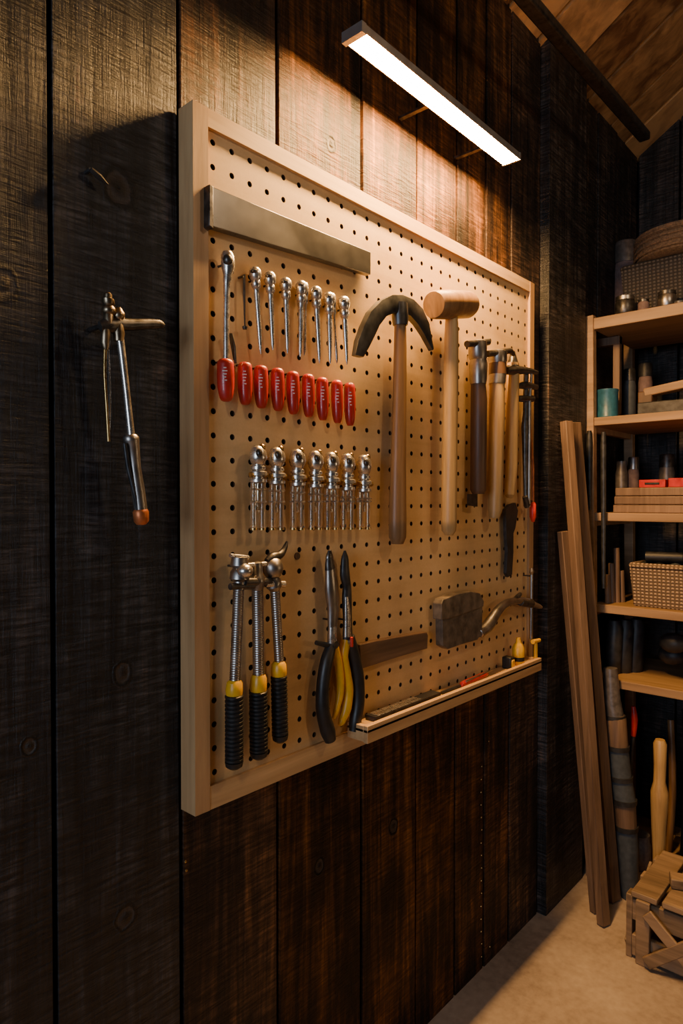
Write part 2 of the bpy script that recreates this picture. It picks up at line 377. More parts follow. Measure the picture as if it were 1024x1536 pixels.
b=B('ratchet_screwdriver')
b.T([(341,376,2),(341,378,7),(341,384,10),(342,396,10.5),(342,406,9),(341,414,6),(341,420,7),(340,424,5),(340,440,5),(339,480,4.6),(339,540,4.5)],M_CHROME,.06,straight=True)
c=onX(341,392,.06); b.ball((c.x+.006,c.y-.004,c.z),.009,M_DSTEEL,(1,1,1.2),12)
b.T([(345,500,2.5),(352,540,2.5)],M_DSTEEL,.052); b.T([(346,500,2.5),(352,520,2),(353,545,2)],M_DSTEEL,.055)
redhandle(b,338,538,1.15,.06); peg(b,341,395,.06); b.done()
b=B('scribe_pin'); b.T([(366,412,2),(366,440,2),(367,488,1),(367,490,4),(367,494,3)],M_DSTEEL,.05); peg(b,366,414,.05); b.done()
for x,y,xb,yb in ((382,400,391,531),(404,407,409,525),(428,416,431,530),(452,421,450,535),(459,424,456,533),(473,429,479,545),(493,438,495,546),(499,440,505,545),(515,444,520,547)):
    small=x in (459,499)
    b=B('socket_driver'); s=.45 if small else 1
    t=lambda k:(x+(xb-x)*k/(yb-y))
    pr=[(0,3),(2,6.5),(6,9),(12,9.5),(17,8.5),(21,6.5),(24,7.5),(30,7),(33,5),(36,4),(42,4.2),(60,4.0)]
    L=[(t(k),y+k,r*s if s<1 else r) for k,r in pr]+[(t(yb-y-30),yb-30,3.4*max(s,.7)),(t(yb-y-8),yb-8,2.4),(xb,yb,.8)]
    b.T(L,M_CHROME,.054 if not small else .048,straight=True,seg=14)
    if not small:
        c=onX(x,y+11,.054); b.ball((c.x+.004,c.y-.005,c.z+.002),.0085,M_DSTEEL,(.9,.9,.6),10)
    peg(b,x,y+20,.05); b.done()
for x,y in ((367,543),(391,548),(416,552),(439,557),(462,561),(483,566),(505,570),(524,574)):
    b=B('red_tool_handle'); redhandle(b,x,y,1-.0014*(x-367)); b.done()

for x in (387,415,446,473,497,521,546):
    b=B('hose_nozzle_fitting'); k=(x-387)/160; y=668+14*k; s=1-.15*k; e=795-1*k; X=.06
    b.T([(x-1,y,4*s),(x-1,y+3,9*s),(x,y+10,12.5*s),(x,y+19,13.5*s),(x,y+26,11*s),(x,y+30,8*s),(x,y+32,11*s),(x,y+36,11*s),(x,y+38,8*s),(x,y+40,13.5*s),(x,y+45,14*s),(x,y+47,9*s),(x,y+50,9*s),(x,y+51,13*s),(x,y+55,13*s),(x,y+57,7*s)],M_CHROME,X,straight=True,seg=18)
    c=onX(x,y+14,X); b.ball((c.x+.012,c.y-.008,c.z+.002),.0065,M_DSTEEL,(1,1,1.3),10)
    c=onX(x,y+8,X); b.ball((c.x+.006,c.y+.004,c.z+.006),.007,M_BRASS,(1,1,1),10)
    for dx in (-6.5,6.5):
        b.T([(x+dx*s,y+56,5.2*s),(x+dx*s,e-16,5*s),(x+dx*s,e,5.5*s)],M_GLASS,X,straight=True,seg=12)
        b.T([(x+dx*s,y+56,1.5),(x+dx*s,e-6,1.5)],M_BRASS,X,straight=True,seg=8)
        b.T([(x+dx*s,e-3,6*s),(x+dx*s,e,6*s)],M_BRASS,X,straight=True,seg=12)
    b.T([(x,y+56,3*s),(x,e-30,1.8*s),(x,e-28,3),(x,e-26,2)],M_CHROME,X-.004,straight=True,seg=10)
    for yy in (y+66,e-42):
        b.T([(x-12*s,yy,1.5),(x+12*s,yy,1.5)],M_CHROME,X+.003,seg=8)
    b.T([(x-12*s,y+44,4),(x+13*s,y+44,4)],M_BRASS,X+.002,seg=8)
    peg(b,x,y+46,X); b.done()

def grip(b,x0,y0,x1,y1,r,X,n=16):
    L=[(x0,y0,r*.8)]
    for i in range(n):
        for f,q in ((.0,.86),(.25,1),(.7,1),(.95,.86)):
            t=(i+f)/n; L.append((x0+(x1-x0)*t,y0+(y1-y0)*t,r*q))
    L+=[(x1,y1,r),(x1,y1+7,r*.9),(x1,y1+11,r*.5)]
    b.T(L,M_RUB,X,straight=True,seg=18)
def rodr(b,x0,y0,x1,y1,r,X,m,n=40):
    L=[]
    for i in range(n):
        for f,q in ((0,.92),(.4,1),(.6,1),(.99,.92)):
            t=(i+f)/n; L.append((x0+(x1-x0)*t,y0+(y1-y0)*t,r*q))
    b.T(L,m,X,straight=True,seg=14)
X=.066
b=B('bar_clamp_tool')
rodr(b,358,880,352,1025,8.5,X,M_STEEL); b.T([(353,1020,9),(352,1024,12),(351,1036,13),(351,1044,12)],M_YEL,X,straight=True); grip(b,351,1042,351,1142,14,X)
b.T([(359,834,5),(359,836,12),(359,848,14),(359,852,10),(359,858,14),(359,868,15),(359,872,9),(358,884,9)],M_STEEL,X,straight=True)
c=onX(362,852,X); b.ball((c.x+.014,c.y-.004,c.z-.004),.015,M_CHROME,(1,1,.9))
b.T([(345,833,3),(372,836,3)],M_CHROME,X+.004); b.T([(345,880,5),(380,879,5)],M_DSTEEL,X+.006); peg(b,359,850,X); b.done()
b=B('bar_clamp_tool')
rodr(b,386,882,388,1018,9,X,M_STEEL); b.T([(388,1012,10),(388,1017,12),(387,1030,13),(387,1038,12)],M_YEL,X,straight=True); grip(b,387,1036,388,1127,14,X)
b.T([(384,842,4),(384,844,9),(385,862,9),(385,866,12),(386,874,12),(386,884,9)],M_STEEL,X,straight=True)
b.T([(370,848,4),(398,846,4)],M_CHROME,X+.002); b.T([(366,873,7),(405,872,6)],M_DSTEEL,X+.006); peg(b,385,860,X); b.done()
b=B('claw_clamp_tool')
rodr(b,412,880,419,998,7.5,X,M_STEEL,34); b.T([(418,992,8),(418,996,11),(418,1008,12),(418,1015,11)],M_YEL,X,straight=True); grip(b,418,1013,420,1102,12.5,X,14)
b.ball(onX(409,852,X),16*mpp(onX(409,852,X)),M_STEEL,(1,1,1.1))
b.T([(400,842,5),(409,836,8),(420,832,6),(427,822,4),(430,812,1.5)],M_DSTEEL,X,smooth=4)
b.T([(409,866,9),(410,872,12),(411,880,12),(412,886,7)],M_STEEL,X,straight=True); b.T([(398,876,5),(426,876,5)],M_CHROME,X+.006); peg(b,409,850,X); b.done()

b=B('long_nose_pliers'); X=.058
b.T([(495,825,2),(494,835,7),(495,852,9),(497,885,12),(499,915,10),(498,945,8),(498,968,9)],M_STEEL,X,smooth=3,flat=.7)
b.T([(494,826,3),(494,845,8),(495,853,9.5)],M_DSTEEL,X+.001,flat=.72,smooth=2)
b.T([(498,940,7),(498,966,8),(497,974,6)],M_CHROME,X+.001,flat=.8)
b.T([(497,967,8),(489,995,10),(484,1030,10),(484,1065,10.5),(491,1095,11.5),(495,1110,9)],M_RUB,X,smooth=5)
b.T([(500,967,7),(508,1000,6.5),(510,1035,6),(505,1062,5),(500,1078,3)],M_YEL,X-.004,smooth=5)
c=onX(498,966,X); b.sweep([(c.x,c.y,c.z),(c.x+.012,c.y,c.z)],[.009,.008],M_DSTEEL,seg=16)
b.T([(474,964,3.5),(492,968,4)],M_RUB,X); peg(b,497,930,X); b.done()
b=B('diagonal_pliers')
b.T([(517,826,2),(517,840,7),(517,862,9),(520,880,8),(520,900,9),(521,930,8),(521,958,9)],M_IRON,X,smooth=3,flat=.7)
b.T([(520,895,4),(521,925,6),(521,955,7)],M_CHROME,X+.005,smooth=3,flat=.6)
b.T([(523,955,9),(531,985,9),(536,1015,10),(537,1050,10),(533,1080,9.5),(530,1097,7)],M_RUB,X,smooth=5)
b.T([(519,960,8),(515,985,7),(519,1010,7.5),(522,1035,8),(519,1062,8),(513,1080,6),(509,1088,3)],M_YEL,X-.004,smooth=5)
c=onX(522,962,X); b.sweep([(c.x,c.y,c.z),(c.x+.012,c.y,c.z)],[.009,.008],M_STEEL,seg=16)
b.T([(527,956,2.5),(527,970,2.5)],M_BRED,X+.012); peg(b,520,930,X); b.done()

b=B('wooden_sanding_block'); b.PL([(540,967),(565,961),(640,948),(642,953),(641,973),(600,985),(541,1004)],XB,.050,M_WOODD_H); b.done(bevel=.002)

b=B('claw_hammer')
out=[(536,532),(540,510),(548,488),(558,467),(574,450),(590,442),(605,442),(622,449),(636,463),(646,485),(653,522)]
inn=[(548,535),(556,520),(564,503),(571,487),(581,474),(592,469),(605,468),(617,473),(628,485),(639,502),(651,525)]
n=len(out); X0,X1=.054,.076
of=[onX(a,c_,X1) for a,c_ in out]; nf=[onX(a,c_,X1) for a,c_ in inn]
vs=[];fs=[]
for i in range(n):
    e=abs(i-5)/5; hx=(X1-X0)/2*(1-.35*e*e); mx=(X0+X1)/2
    o,q=of[i],nf[i]
    ring=[(mx-hx*.8,o.y,o.z),(mx+hx*.8,o.y,o.z),(mx+hx,(o.y*3+q.y)/4,(o.z*3+q.z)/4),(mx+hx,(o.y+q.y*3)/4,(o.z+q.z*3)/4),(mx+hx*.8,q.y,q.z),(mx-hx*.8,q.y,q.z),(mx-hx,(o.y+q.y*3)/4,(o.z+q.z*3)/4),(mx-hx,(o.y*3+q.y)/4,(o.z*3+q.z)/4)]
    vs+=ring
for i in range(n-1):
    for k in range(8): fs.append([i*8+k,i*8+(k+1)%8,(i+1)*8+(k+1)%8,(i+1)*8+k])
fs+=[list(range(8)),[(n-1)*8+k for k in range(8)]]
b.add(vs,fs,M_HEAD)
b.T([(599,455,13),(600,478,13.5),(600,488,12)],M_HEAD,.066,straight=True,flat=.9)
b.T([(600,480,10),(600,520,11),(599,600,12),(597,700,13.5),(596,780,15.5),(596,806,15),(596,816,10)],M_HANDLE,.066,straight=True,flat=.8,seg=20)
peg(b,599,465,.06); b.done()

b=B('wooden_mallet'); X=.082
b.T([(650,457,19),(652,457,21),(670,457,21.5),(700,457,20),(704,457,17)],M_HANDLE,X,straight=True,seg=28)
b.T([(677,470,9),(677,500,10.5),(676,580,11),(674,700,11.5),(673,780,12),(673,796,11),(673,803,6)],M_HANDLE_L,X-.004,straight=True,seg=20)
peg(b,690,468,.07,.003); peg(b,664,468,.07,.003); b.done()

X=.066
b=B('mortise_chisel'); b.T([(717,572,11),(718,600,12.5),(717,735,12),(717,741,9)],M_HANDLE_D,X,straight=True,seg=18)
b.T([(716,511,11),(716,513,14),(716,535,14),(717,540,12.5),(717,548,14),(717,570,13),(717,576,12)],M_STEEL,X,straight=True); b.T([(700,516,5),(732,513,5)],M_DSTEEL,X+.006); peg(b,716,530,X)
b.PL([(703,741),(716,741),(716,760),(703,758)],.05,.056,M_DSTEEL); b.done()
b=B('bench_chisel'); b.T([(745,575,11.5),(745,620,12),(742,765,11),(741,777,8)],M_HANDLE_L,X,straight=True,seg=18)
b.T([(746,526,10),(746,528,14),(746,542,14),(746,545,12),(746,560,13),(745,576,12.5)],M_STEEL,X,straight=True); b.T([(746,545,13),(746,562,13.4)],M_HANDLE_D,X,straight=True)
b.T([(730,531,5),(765,526,4.5),(770,532,3)],M_DSTEEL,X+.006); peg(b,746,535,X); b.done()
b=B('round_file'); b.T([(769,545,9),(769,560,9.5),(767,700,9),(764,742,8),(764,747,4)],M_HANDLE_L,X-.008,straight=True,seg=16)
b.T([(769,527,3),(769,548,9),(769,552,10)],M_DSTEEL,X-.008,straight=True); b.done()
b=B('small_bar_clamp')
b.T([(758,556,6),(775,555,7),(790,556,5),(805,559,3)],M_DSTEEL,X+.002,smooth=3); b.T([(776,579,4),(788,578,6),(804,581,4)],M_DSTEEL,X,smooth=3)
b.T([(789,552,4),(788,620,4),(787,640,5.5),(787,690,3.5),(788,745,3)],M_DSTEEL,X-.004,straight=True); b.T([(797,560,2),(794,600,2.5),(793,760,2.5)],M_STEEL,X+.004,straight=True)
b.T([(787,745,4),(790,758,5),(795,752,3)],M_DSTEEL,X); b.T([(799,753,2.5),(799,756,4.5),(799,775,5),(799,783,2)],M_BRED,X,straight=True); b.T([(776,598,5),(798,598,5)],M_DSTEEL,X); b.T([(793,620,2),(799,700,2),(799,755,2)],M_COPPER,X)
peg(b,785,557,X); b.done()
b=B('small_scraper'); b.PL([(758,764),(764,757),(773,754),(777,766),(773,792),(770,800),(770,828),(768,862),(762,866),(759,860),(761,828),(759,800)],.046,.056,M_IRON); peg(b,767,765,.05); b.done(bevel=.0015)

b=B('leather_covered_hatchet')
b.PL([(663,908),(666,901),(686,893),(704,889),(718,891),(724,902),(723,950),(716,960),(692,967),(672,974),(664,969)],.046,.068,M_LEATH)
b.PL([(662,906),(665,899),(686,891),(706,887),(720,890),(726,902),(725,910),(700,919),(678,927),(662,930)],.046,.073,M_LEATH)
b.T([(718,950,7),(732,938,9),(745,918,7),(757,906,6),(775,901,5),(790,903,6),(806,909,4),(812,911,2)],M_STEEL,.062,smooth=4)
b.T([(765,905,3),(778,893,3.5),(781,890,2)],M_DSTEEL,.062,smooth=3); b.T([(780,903,6),(796,905,7)],M_DSTEEL,.062); b.done(bevel=.004)
b=B('hanging_steel_rod'); b.T([(797,862,2.2),(796,958,2.2)],M_STEEL,.062,straight=True); b.T([(797,862,2),(797,857,4),(797,852,2)],M_STEEL,.062); peg(b,797,864,.062); b.done()
b=B('wood_knot_plug'); c=onX(445,834,XB); b.sweep([(XB-.002,c.y,c.z),(XB+.003,c.y,c.z)],[.008,.007],M_HANDLE_D,seg=14); b.done()

# tray contents
zt=TZ-.008
b=B('folding_ruler'); ya=onX(560,1080,.075).y; yb=onX(655,1052,.07).y
b.box((.052,ya,TZ-.008),(.082,yb,TZ+.004),M_IRON)
b.box((.054,ya+.01,TZ+.004),(.080,ya+(yb-ya)*.7,TZ+.005),M_CHROME)
for i in range(26):
    y_=ya+.014+i*(yb-ya)*.66/26; b.box((.066 if i%5 else .058,y_,TZ+.005),(.079,y_+.0014,TZ+.0054),M_RUB)
b.done(bevel=.0005)
b=B('marking_pencil'); yb2=onX(700,1035,.075).y; b.sweep([(.07,yb+.02,TZ-.004),(.072,yb2,TZ-.004),(.073,yb2+.02,TZ-.004)],[.004,.004,.0005],M_IRON,seg=6); b.done()
b=B('pocket_knife'); y_=onX(695,1020,.08).y; y2=onX(735,1015,.08).y
b.sweep([(.075,y_,TZ-.001),(.075,y_+.01,TZ),(.072,y2-.02,TZ+.001),(.070,y2,TZ)],[.004,.008,.008,.004],M_RED,seg=12,smooth=3)
b.sweep([(.08,y_+.01,TZ+.006),(.074,y2+.02,TZ+.008)],[.003,.002],M_STEEL,seg=8); b.done()
b=B('yellow_glue_bottle')
p=onX(777,985,.07); b.sweep([(.07,p.y,zt),(.07,p.y,zt+.004),(.07,p.y,zt+.05),(.07,p.y,zt+.062),(.07,p.y,zt+.066),(.07,p.y,zt+.08)],[.016,.018,.018,.012,.008,.006],M_YEL,seg=18)
b.sweep([(.07,p.y,zt+.012),(.07,p.y,zt+.024)],[.0185,.0185],M_RUB,seg=18); b.done()
b=B('yellow_tape_measure')
p=onX(762,990,.07); b.box((.055,p.y-.012,zt),(.085,p.y+.014,zt+.035),M_RUB); b.box((.053,p.y-.009,zt+.003),(.087,p.y+.011,zt+.028),M_YEL); b.done(bevel=.004)
b=B('yellow_clamp'); p=onX(803,985,.085)
b.sweep([(.085,p.y,TZ-.006),(.085,p.y,TZ+.04),(.085,p.y,TZ+.05)],[.006,.006,.004],M_YEL,seg=12); b.sweep([(.085,p.y-.02,TZ+.052),(.085,p.y+.025,TZ+.05)],[.007,.006],M_YEL,seg=12); b.done()

# ------------------------------------------------------------ caliper on left wall
b=B('trammel_caliper'); X=.055
b.T([(162,439,3),(162,442,6),(162,447,6),(162,449,9),(163,456,9),(163,459,7),(163,463,10),(163,468,10),(163,472,7),(163,480,8),(163,490,8)],M_OLDBR,X,straight=True)
b.T([(150,490,8),(165,488,12),(178,486,10),(195,487,9),(220,486,8),(238,486,7),(246,488,3)],M_DSTEEL,X,flat=.7,smooth=3)
b.T([(178,462,4),(178,470,9),(178,476,9),(178,480,6),(178,500,9),(178,512,7)],M_OLDBR,X,straight=True)
b.T([(159,495,7),(158,515,7),(159,525,4)],M_OLDBR,X,straight=True)
b.T([(158,520,3),(157,560,2.3),(160,610,2.3),(163,662,2.3)],M_BRASS,X,smooth=4)
b.T([(162,520,1.5),(164,560,1.5),(165,610,1.5),(163,662,1.5)],M_CHROME,X-.004,smooth=4)
b.T([(180,508,6),(183,530,5.5),(190,590,5),(197,655,5.5)],M_CHROME,X,straight=True)
b.T([(195,652,9),(196,656,12),(197,662,12),(199,668,10),(202,700,9),(207,735,10),(211,765,10)],M_STEEL,X,straight=True)
b.T([(187,665,3),(192,700,3.5),(203,745,3),(206,765,2)],M_IRON,X+.004)
b.T([(211,764,10),(211,768,12),(212,782,11),(212,787,7)],M_COPPER,X,straight=True)
p=onX(163,485,X); b.sweep([(-.002,p.y,p.z),(X,p.y,p.z)],[.004,.004],M_DSTEEL,seg=8); b.done()
b=B('coat_nail')
q=onX(136,254,.012); q2=onX(162,277,.014); b.sweep([q,(q+q2)/2,q2],[.004,.005,.001],M_IRON,seg=8); b.sweep([(-.004,q.y,q.z),tuple(q)],[.003,.003],M_IRON,seg=8); b.done()

# ------------------------------------------------------------ shelving unit
SY0=2.46; SY1=2.9
levels=[onY(885,478,SY0).z,onY(885,627,SY0).z,onY(888,769,SY0).z,onY(893,906,SY0).z,onY(900,1016,SY0).z,onY(930,1290,SY0+.1).z]
sh=B('storage_shelving')
SX1=1.3
for i,z in enumerate(levels):
    th=.042 if i==0 else .03
    sh.box((.045,SY0,z-th),(SX1,SY1,z),M_SHELF)
for (xt,yy) in ((.03,SY0-.012),(.03,SY1-.03),(SX1,SY0-.012),(SX1,SY1-.03)):
    zt_=levels[0]+.01
    sh.beam((xt+.02,yy+.02,0),(xt,yy+.02,zt_),.032,.036,M_SHELF,side=(0,1,0))
for z in levels[1:5]: sh.box((.02,SY0+.0,z-.05),(.045,SY1,z-.025),M_SHELF)
sh.done(bevel=.002)

def jar(name,px,pyt,rpx,lev,Y,m,prof=None,lid=None):
    z=levels[lev]; t=onY(px,pyt,Y); r=rpx*mpp(t); h=t.z-z; x=t.x
    b=B(name); prof=prof or [(0,.9),(.03,1),(.75,1),(.85,.8),(1,.8)]
    b.sweep([(x,Y,z+h*a) for a,_ in prof],[r*q for _,q in prof],m,seg=20)
    if lid: b.sweep([(x,Y,z+h*.86),(x,Y,z+h*1.0),(x,Y,z+h*1.02)],[r*.9,r*.9,r*.8],lid,seg=20)
    return b.done()
def basket(name,px0,px1,pyt,lev,Y0_,Y1_,m,flare=.01,xmax=None):
    z=levels[lev]; a=onY(px0,pyt,Y0_); x0=a.x; x1=xmax or onY(px1,pyt,Y0_).x; zt_=a.z; b=B(name)
    t=.012
    def ringp(z_,o,tt=0): return [(x0-o+tt,Y0_-o+tt,z_),(x1+o-tt,Y0_-o+tt,z_),(x1+o-tt,Y1_+o-tt,z_),(x0-o+tt,Y1_+o-tt,z_)]
    vs=ringp(z,-flare)+ringp(zt_,0)+ringp(zt_,0,t)+ringp(z+t,-flare,t)
    fs=[[3,2,1,0],[12,13,14,15]]
    for l in range(3):
        for k in range(4): fs.append([l*4+k,l*4+(k+1)%4,(l+1)*4+(k+1)%4,(l+1)*4+k])
    b.add(vs,fs,m)
    P=ringp(zt_,0,t/2); P=P+[P[0]]
    for q in range(4): b.sweep([P[q],P[q+1]],[.011,.011],m,seg=8,ref=(0,0,1))
    return b,x0,x1,zt_
b,x0,x1,zt_=basket('dark_wicker_basket',930,1060,404,0,2.56,2.78,M_BASKD,.015,.50); 
b.done(bevel=.006)
# lidded round basket standing on the rim of the dark basket
b=B('round_woven_basket'); c=onY(1026,390,2.67); rb=zt_+.011
P=[(0,.86),(.008,.97),(.03,1.0),(.055,1.01),(.07,.97),(.076,1.03),(.092,1.03),(.097,.92),(.118,.62),(.130,.25),(.132,.05)]
b.sweep([(c.x,2.67,rb+h) for h,_ in P],[.165*q for _,q in P],M_STRAW,seg=32)
for h in (.018,.038,.058,.084):
    ring=[(c.x+.168*math.cos(a*math.pi/16),2.67+.168*math.sin(a*math.pi/16),rb+h) for a in range(33)]
    b.sweep(ring,[.005]*33,M_STRAW,seg=6,ref=(0,0,1))
b.done()
def put(name,px,pyt,rpx,Y,z,m,lid=None):
    t=onY(px,pyt,Y); r=rpx*mpp(t); h=t.z-z; b=B(name)
    b.sweep([(t.x,Y,z),(t.x,Y,z+.004),(t.x,Y,z+h*.7),(t.x,Y,z+h*.8),(t.x,Y,z+h)],[r*.92,r,r,r*.88,r*.88],m,seg=20)
    if lid: b.sweep([(t.x,Y,z+h*.8),(t.x,Y,z+h*1.0),(t.x,Y,z+h*1.03)],[r*.96,r*.96,r*.85],lid,seg=20)
    return b.done()
zb=levels[0]
put('storage_jar',938,368,17,2.84,zb,M_PINK,M_GREYJ); put('storage_jar',972,371,12,2.84,zb,M_GREYJ,M_PINK)
put('metal_can',937,446,14,2.50,levels[0],M_DSTEEL,M_STEEL); put('metal_can',1000,438,13,2.50,levels[0],M_STEEL,M_DSTEEL)
put('spice_tin',965,450,8,2.50,levels[0],M_PINK,M_DSTEEL); put('spice_tin',1019,452,8,2.49,levels[0],M_GREYJ,M_BLUE)
jar('paint_tin',911,585,15,1,2.52,M_TEAL,[(0,1),(.04,1.03),(.06,1),(.9,1),(.94,1.04),(1,1.04)])
b=B('shelf_bracket'); z1=levels[1]; p=onY(925,520,2.62)
b.box((p.x-.012,2.61,z1),(p.x+.014,2.635,levels[0]-.043),M_LEAN); b.box((p.x-.075,2.605,levels[0]-.075),(p.x+.014,2.64,levels[0]-.044),M_LEAN); b.done(bevel=.002)
b=B('wooden_hand_plane'); p=onY(958,590,2.55); z1=levels[1]
b.box((p.x,2.53,z1),(p.x+.28,2.60,z1+.05),M_IRON); b.box((p.x+.0,2.535,z1+.045),(p.x+.05,2.595,z1+.09),M_HANDLE_D)
b.beam((p.x+.02,2.56,z1+.085),(p.x+.3,2.56,z1+.12),.05,.03,M_SHELF); b.done(bevel=.004)
put('oil_bottle',944,556,9,2.74,levels[1],M_BLUE,M_IRON); put('oil_bottle',968,548,10,2.78,levels[1],M_PINK,M_FOIL)
b=B('parts_box'); b.box((.30,2.72,levels[1]),(.42,2.85,levels[1]+.14),M_BOX); b.box((.295,2.715,levels[1]+.12),(.425,2.855,levels[1]+.145),M_BOX); b.done(bevel=.003)
z2=levels[2]
b=B('stacked_boards'); p=onY(922,740,2.52)
for i in range(3): b.box((p.x+.004*i,2.50,z2+.031*i),(p.x+.42-.01*i,2.66,z2+.029+.031*i),M_LEAN)
b.done(bevel=.003)
jar('glass_jar',932,692,9,2,2.73,M_GREYJ)
put('glass_jar',950,688,8,2.76,z2,M_PINK,M_STEEL); put('glass_jar',1000,684,11,2.78,z2,M_GREYJ,M_DSTEEL)
b=B('red_toolbox'); p=onY(962,722,2.56); zz=z2+.092
b.box((p.x,2.53,zz),(p.x+.09,2.62,zz+.028),M_RED); b.box((p.x+.1,2.53,zz),(p.x+.30,2.62,zz+.032),M_RED); b.box((p.x+.02,2.528,zz+.010),(p.x+.07,2.531,zz+.018),M_RUB); b.done(bevel=.005)
z3=levels[3]
b,x0,x1,zt_=basket('wicker_basket',943,1060,848,3,2.50,2.72,M_BASK,.012,.50); b.done(bevel=.006)
b=B('tool_rolls'); 
for i in range(5): b.sweep([(x0+.035+i*.05,2.53,zt_-.015),(x0+.04+i*.05,2.68,zt_+.0)],[.024,.02],[M_FOIL,M_FOIL,M_BLUE,M_FOIL,M_IRON][i],seg=12,ref=(0,0,1))
b.sweep([(x0+.04,2.56,zt_+.03),(x0+.16,2.58,zt_+.032)],[.02,.018],M_FOIL,seg=12,ref=(0,0,1)); b.done()
b=B('wood_dowels')
for i,(px,py) in enumerate(((912,862),(918,845),(926,822),(933,856))):
    t=onY(px,py,2.52+.02*i); b.sweep([(t.x,t.y,z3),(t.x-.004,t.y,t.z)],[.012,.011],M_LEAN,seg=10)
b.done()
z4=levels[4]
b=B('crumpled_dark_bag')
for i in range(12):
    b.ball((.27+.035*i+random.uniform(-.02,.02),2.62+random.uniform(-.05,.05),z4+.05+random.uniform(0,.09)),random.uniform(.045,.06),M_FOIL,(1.1,.9,.8),14)
b.done()
b=B('rolled_tarp')
for i in range(3):
    p=onY(918+i*16,950,2.56+.04*i); b.sweep([(p.x,p.y,z4),(p.x,p.y,z4+.02),(p.x+.01,p.y,z4+.17),(p.x+.01,p.y,z4+.2)],[.03,.034,.03,.02],M_FOIL,seg=14)
b.done()
b=B('folded_dark_cloths')
for i in range(4):
    b.box((.82+.01*i,2.52,z4+.03*i),(1.06-.008*i,2.75,z4+.028+.03*i),[M_FOIL,M_PINK,M_BLUE,M_FOIL][i])
b.done(bevel=.008)
b=B('hanging_files')
for px,pa,pb in ((893,648,765),(914,650,880)):
    t=onY(px,pa,2.50); u=onY(px,pb,2.50); b.sweep([(t.x,2.44,t.z),(t.x,2.44,t.z-.05),(u.x,2.44,u.z)],[.008,.011,.007],M_IRON,seg=10)
    b.sweep([(t.x,2.44,t.z-.01),(t.x,2.46,t.z-.01)],[.004,.004],M_IRON,seg=8)
b.done()
z5=levels[5]
b=B('wooden_bat'); L=[(990,1072,7),(990,1078,10),(990,1110,9),(989,1135,9),(989,1150,13),(989,1165,13),(988,1200,11),(988,1240,9),(987,1275,8),(987,1286,10)]
P=[onY(a,c_,2.5) for a,c_,_ in L]; k0=P[-1].z
P=[Vector((p.x,p.y,z5+(p.z-k0)*1.0)) for p in P]; b.sweep(P,[r*mpp(p)*.95 for p,(_,_,r) in zip(P,L)],M_HANDLE_L,seg=16,straight=True); b.done()
b=B('red_handled_pliers'); t=onY(951,1100,2.56)
b.sweep([(t.x-.01,2.56,z5),(t.x-.02,2.56,z5+.2),(t.x-.004,2.56,t.z+.0)],[.01,.01,.008],M_IRON,seg=10,smooth=3); b.sweep([(t.x-.004,2.56,t.z-.01),(t.x,2.56,t.z+.05),(t.x-.004,2.56,t.z+.10)],[.010,.013,.008],M_RED,seg=10,smooth=3); b.done()
b=B('rolled_canvas')
L=[(915,1002,10),(917,1050,13),(921,1075,14),(922,1078,16),(925,1120,16),(929,1165,17),(935,1200,17),(938,1240,16),(941,1280,15)]
P=[onY(a,c_,2.42) for a,c_,_ in L]
P.append(Vector((P[-1].x+.01,P[-1].y,.0)))
rr=[r*mpp(p) for p,(_,_,r) in zip(P,L)]+[.03]
b.sweep(P[:3],rr[:3],M_GREYJ,seg=14); b.sweep(P[2:5],rr[2:5],M_LEAN,seg=14); b.sweep(P[4:7],rr[4:7],M_BLUE,seg=14); b.sweep(P[6:8],rr[6:8],M_LEAN,seg=14); b.sweep(P[7:],rr[7:],M_BLUE,seg=14)
for i in (2,4,5,6,7):
    q=P[i]; b.sweep([q+Vector((0,0,.008)),q-Vector((0,0,.008))],[rr[i]*1.12]*2,M_FOIL,seg=14)
b.done()
put('metal_bucket',958,1250,17,2.56,z5,M_GREYJ)
b=B('bundle_of_tool_handles')
for i,(xx,yy,h,m_) in enumerate(((.22,2.62,.42,M_HANDLE_D),(.26,2.66,.52,M_HANDLE),(.33,2.62,.36,M_LEAN),(.37,2.66,.47,M_HANDLE_D),(.30,2.70,.56,M_IRON),(.41,2.62,.40,M_HANDLE))):
    b.sweep([(xx,yy,z5),(xx+.01,yy+.02,z5+h*.5),(xx-.01,yy+.06,z5+h)],[.011,.014,.012],m_,seg=10,smooth=3)
b.done()
b=B('low_parts_bin'); b.box((.46,2.50,z5),(.72,2.74,z5+.14),M_BOX); b.box((.455,2.495,z5+.125),(.725,2.745,z5+.15),M_CRATE); b.done(bevel=.003)

# leaning lumber
b=B('leaning_lumber')
def lean(tx,ty,bx,by,w,dp,XT=.05):
    p1=onX(tx,ty,XT); p0=onZ(bx,by,0); p0.z=.004
    b.beam(p0,p1,w,dp,M_LEAN,side=(.35,1,0))
lean(849,632,905,1388,.034,.028,.052); lean(861,634,921,1352,.045,.022,.045); lean(844,797,893,1368,.034,.022,.052)
b.done(bevel=.002)

